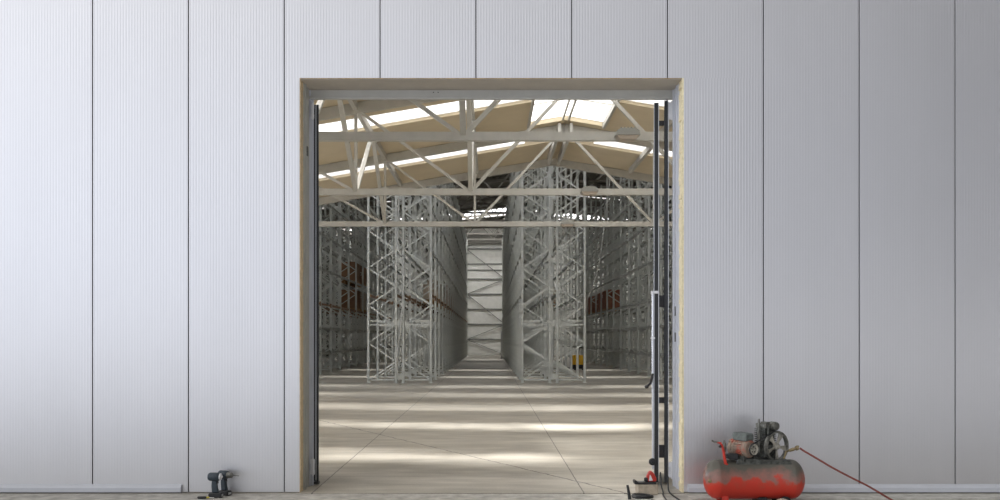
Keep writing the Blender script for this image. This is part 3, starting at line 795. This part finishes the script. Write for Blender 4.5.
# ------------------------------------------------------------------ cordless drills
def drill(name, x, y, label, rz, bit, white):
    r = empty(name, (x,y,-.006), rz); r.scale = (1.06,1.06,1.03); tag(r, label, 'cordless drill', 'cordless drills')
    # pointing +x
    b = MB(); b.prism([(-.055,.0),(.06,.0),(.065,.025),(.06,.05),(-.055,.05),(-.065,.035),(-.065,.015)],(0,-.032,0),(1,0,0),(0,0,1),(0,1,0),.064)
    bat = b.build('battery','black',r,bevel=.008)
    MB().box(.045,.066,-.02,.02,.012,.035).build('battery_latch','alu',bat,bevel=.002)
    b = MB(); b.prism([(-.035,.05),(.03,.05),(.018,.10),(.012,.17),(-.035,.175),(-.040,.12)],(0,-.019,0),(1,0,0),(0,0,1),(0,1,0),.038)
    b.build('grip','drill_body',r,bevel=.009)
    MB().prism([(.012,.135),(.026,.14),(.024,.168),(.008,.17)],(0,-.009,0),(1,0,0),(0,0,1),(0,1,0),.018).build('trigger','black',r,bevel=.002)
    MB().lathe((-.075,0,.205),(1,0,0),[(0,.012),(.004,.032),(.02,.041),(.075,.042),(.105,.039),(.115,.032)],24).build('motor_housing','drill_body',r,smooth=True)
    if white: MB().lathe((.036,0,.205),(1,0,0),[(0,.030),(.004,.034),(.014,.034),(.018,.028)],24).build('torque_collar','white_metal',r,smooth=True)
    ch = MB().lathe((.040,0,.205),(1,0,0),[(0,.029),(.015,.031),(.02,.027),(.045,.026),(.058,.016),(.064,.010)] if bit else [(0,.024),(.012,.024),(.022,.014),(.026,.010)],24).build('chuck','castgrey' if bit else 'white_metal',r,smooth=True)
    if bit: MB().tube([(.10,0,.205),(.18,0,.205)],[.004,.003],8).build('drill_bit','greasy',ch)
drill('cordless_drill', WX(215.8,9.72), 9.72, 'dark cordless driver with a white nose, left of the pair by the wall', R(-4), False, True)
drill('cordless_drill', WX(226.2,9.85)-.02, 9.87, 'dark cordless drill with silver chuck and thin bit pointing right', R(-28), True, False)
sc = empty('screwdriver', (WX(203.5,9.62), 9.64, -.006), R(4)); tag(sc, 'black and yellow screwdriver lying on the ground left of the drills','screwdriver')
MB().lathe((-.065,0,.014),(1,0,0),[(0,.006),(.006,.012),(.03,.013),(.075,.012),(.09,.009)],14).build('grip','black',sc,smooth=True)
MB().lathe((.025,0,.014),(1,0,0),[(0,.009),(.02,.010),(.028,.006)],14).build('collar','tool_yellow',sc,smooth=True)
MB().tube([(.05,0,.014),(.10,0,.012)],.0035,8).build('shaft','chrome',sc,smooth=True)

# ------------------------------------------------------------------ items at the right foot of the door
bl = MB(); bl.box(-.105,.105,-.075,.075,0,.105); 
bo = bl.build('concrete_block','block',bevel=.012,loc=(WX(646.5,9.95),9.95,-.006),rot=(0,0,R(3))); tag(bo,'rough beige concrete block at the right foot of the doorway','block')
bd = MB().prism([(-.125,0),(.10,0),(.10,.022),(-.085,.022),(-.118,.042),(-.130,.030)],(0,-.055,0),(1,0,0),(0,0,1),(0,1,0),.11).build('metal_bracket','black',bevel=.003,loc=(WX(646,9.95),9.95,.101)); tag(bd,'black bent metal bracket lying on the concrete block','bracket')
gt = empty('angle_grinder', (WX(650.5,9.95),9.95,.125)); tag(gt,'red and white power tool standing on the block against the door edge','power tool')
MB().prism([(-.035,0),(.055,0),(.06,.03),(.03,.09),(.0,.115),(-.025,.095),(-.045,.05)],(0,-.03,0),(1,0,0),(0,0,1),(0,1,0),.06).build('housing','red',gt,bevel=.012)
MB().prism([(-.022,.008),(.02,.012),(.0,.06),(-.012,.075)],(0,-.036,0),(1,0,0),(0,0,1),(0,1,0),.008).build('side_plate','white_metal',gt,bevel=.003)
MB().lathe((-.045,-.01,.02),(0,0,1),[(-.018,.02),(-.01,.024),(.015,.024),(.022,.016)],16).build('gear_head','black',gt,smooth=True)
st = MB().tube([(WX(629.8,9.62),9.62,-.006),(WX(628.8,9.62),9.62,.06),(WX(627.6,9.62),9.63,.135)],[.018,.015,.012],10); o = st.build('rubber_stub','rubber',smooth=True); tag(o,'short black rubber hose end standing left of the concrete block','hose end')
def coil():
    P = []
    for k in range(60):
        a = k/60*2*math.pi*3; rr = .095+.012*math.sin(k*.7); P.append((WX(642.5,9.62)+rr*math.cos(a), 9.62+.75*rr*math.sin(a), .006+.009*k/20+.01*abs(math.sin(a*.5+.5))))
    o = MB().tube(P,.0085,8).build('cable_coil','rubber',smooth=True); tag(o,'black cable coiled on the ground in front of the concrete block','cable')
coil()
cable([(WX(660.5,10.35),10.35,.16),(WX(661,10.2),10.2,.06),(WX(663,10.0),10.0,.012),(WX(663.5,9.8),9.8,.004),(WX(667,9.5),9.5,.002),(WX(672,9.2),9.2,.002)], .008, 'rubber', 'black cable trailing from the door edge towards the yard, left of two', name='power_cable')
cable([(WX(668,10.30),10.30,.12),(WX(668.5,10.1),10.1,.012),(WX(672,9.85),9.85,.004),(WX(679,9.55),9.55,.002),(WX(690,9.3),9.3,-.025)], .008, 'rubber', 'black cable trailing past the door frame towards the yard, right of two', name='power_cable')

# ------------------------------------------------------------------ light
sun = bpy.data.lights.new('sun', 'SUN'); sun.energy = 10.0; sun.angle = R(5); sun.color = (1,.95,.86)
so = bpy.data.objects.new('sun', sun); C.objects.link(so)
d = Vector((0,-1,-1.0)).normalized()        # light travels toward the yard, 45 degrees down
so.rotation_euler = d.to_track_quat('-Z','Y').to_euler()

w = bpy.data.worlds.new('world'); S.world = w; w.use_nodes = True; nt = w.node_tree; nt.nodes.clear(); L = nt.links; N = nt.nodes.new
out = N('ShaderNodeOutputWorld'); bg = N('ShaderNodeBackground'); tc = N('ShaderNodeTexCoord'); sx = N('ShaderNodeSeparateXYZ')
L.new(tc.outputs['Generated'], sx.inputs[0])
# cloudy sky: brighter to the left (-x) in front of the wall, darker to the right
mr = N('ShaderNodeMapRange'); mr.inputs['From Min'].default_value = -.55; mr.inputs['From Max'].default_value = .5
L.new(sx.outputs[0], mr.inputs['Value'])
cr_ = N('ShaderNodeValToRGB'); e = cr_.color_ramp.elements
e[0].position = 0; e[0].color = (1.55,1.57,1.66,1); e[1].position = 1; e[1].color = (.075,.07,.072,1)
L.new(mr.outputs[0], cr_.inputs['Fac'])
nz = N('ShaderNodeTexNoise'); nz.inputs['Scale'].default_value = 2.2; nz.inputs['Detail'].default_value = 5; L.new(tc.outputs['Generated'], nz.inputs['Vector'])
mr2 = N('ShaderNodeMapRange'); mr2.inputs['To Min'].default_value = .75; mr2.inputs['To Max'].default_value = 1.25; L.new(nz.outputs['Fac'], mr2.inputs['Value'])
mrz = N('ShaderNodeMapRange'); mrz.inputs['From Min'].default_value = 0; mrz.inputs['From Max'].default_value = 1; mrz.inputs['To Min'].default_value = 1.12; mrz.inputs['To Max'].default_value = .78; L.new(sx.outputs[2], mrz.inputs['Value'])
mm = N('ShaderNodeMath'); mm.operation = 'MULTIPLY'; L.new(mr2.outputs[0], mm.inputs[0]); L.new(mrz.outputs[0], mm.inputs[1])
mry = N('ShaderNodeMapRange'); mry.inputs['From Min'].default_value = -.05; mry.inputs['From Max'].default_value = .6; mry.inputs['To Min'].default_value = 1; mry.inputs['To Max'].default_value = 5.4; L.new(sx.outputs[1], mry.inputs['Value'])
m3 = N('ShaderNodeMath'); m3.operation = 'MULTIPLY'; L.new(mm.outputs[0], m3.inputs[0]); L.new(mry.outputs[0], m3.inputs[1])
rz_ = N('ShaderNodeValToRGB'); rz_.color_ramp.elements[0].color = (.90,.96,1.06,1); rz_.color_ramp.elements[1].position = .55; rz_.color_ramp.elements[1].color = (1.0,.96,.88,1); L.new(sx.outputs[2], rz_.inputs['Fac'])
mc_ = N('ShaderNodeMix'); mc_.data_type = 'RGBA'; mc_.blend_type = 'MULTIPLY'; mc_.inputs[0].default_value = 1; L.new(cr_.outputs[0], mc_.inputs[6]); L.new(rz_.outputs[0], mc_.inputs[7])
L.new(mc_.outputs[2], bg.inputs['Color']); L.new(m3.outputs[0], bg.inputs['Strength']); L.new(bg.outputs[0], out.inputs[0])

# ------------------------------------------------------------------ camera and colour
cam = bpy.data.cameras.new('camera'); co = bpy.data.objects.new('camera', cam); C.objects.link(co)
cam.sensor_width = 36; cam.lens = 36*.96; cam.shift_x = .010; cam.shift_y = .089; cam.clip_end = 300
co.location = (0,0,1.6); co.rotation_euler = (R(90),0,0); S.camera = co
S.view_settings.view_transform = 'Standard'; S.view_settings.look = 'None'; S.view_settings.gamma = 1; S.view_settings.use_curve_mapping = False
S.view_settings.exposure = 0.0
S.cycles.max_bounces = 10; S.cycles.diffuse_bounces = 6; S.cycles.transparent_max_bounces = 12
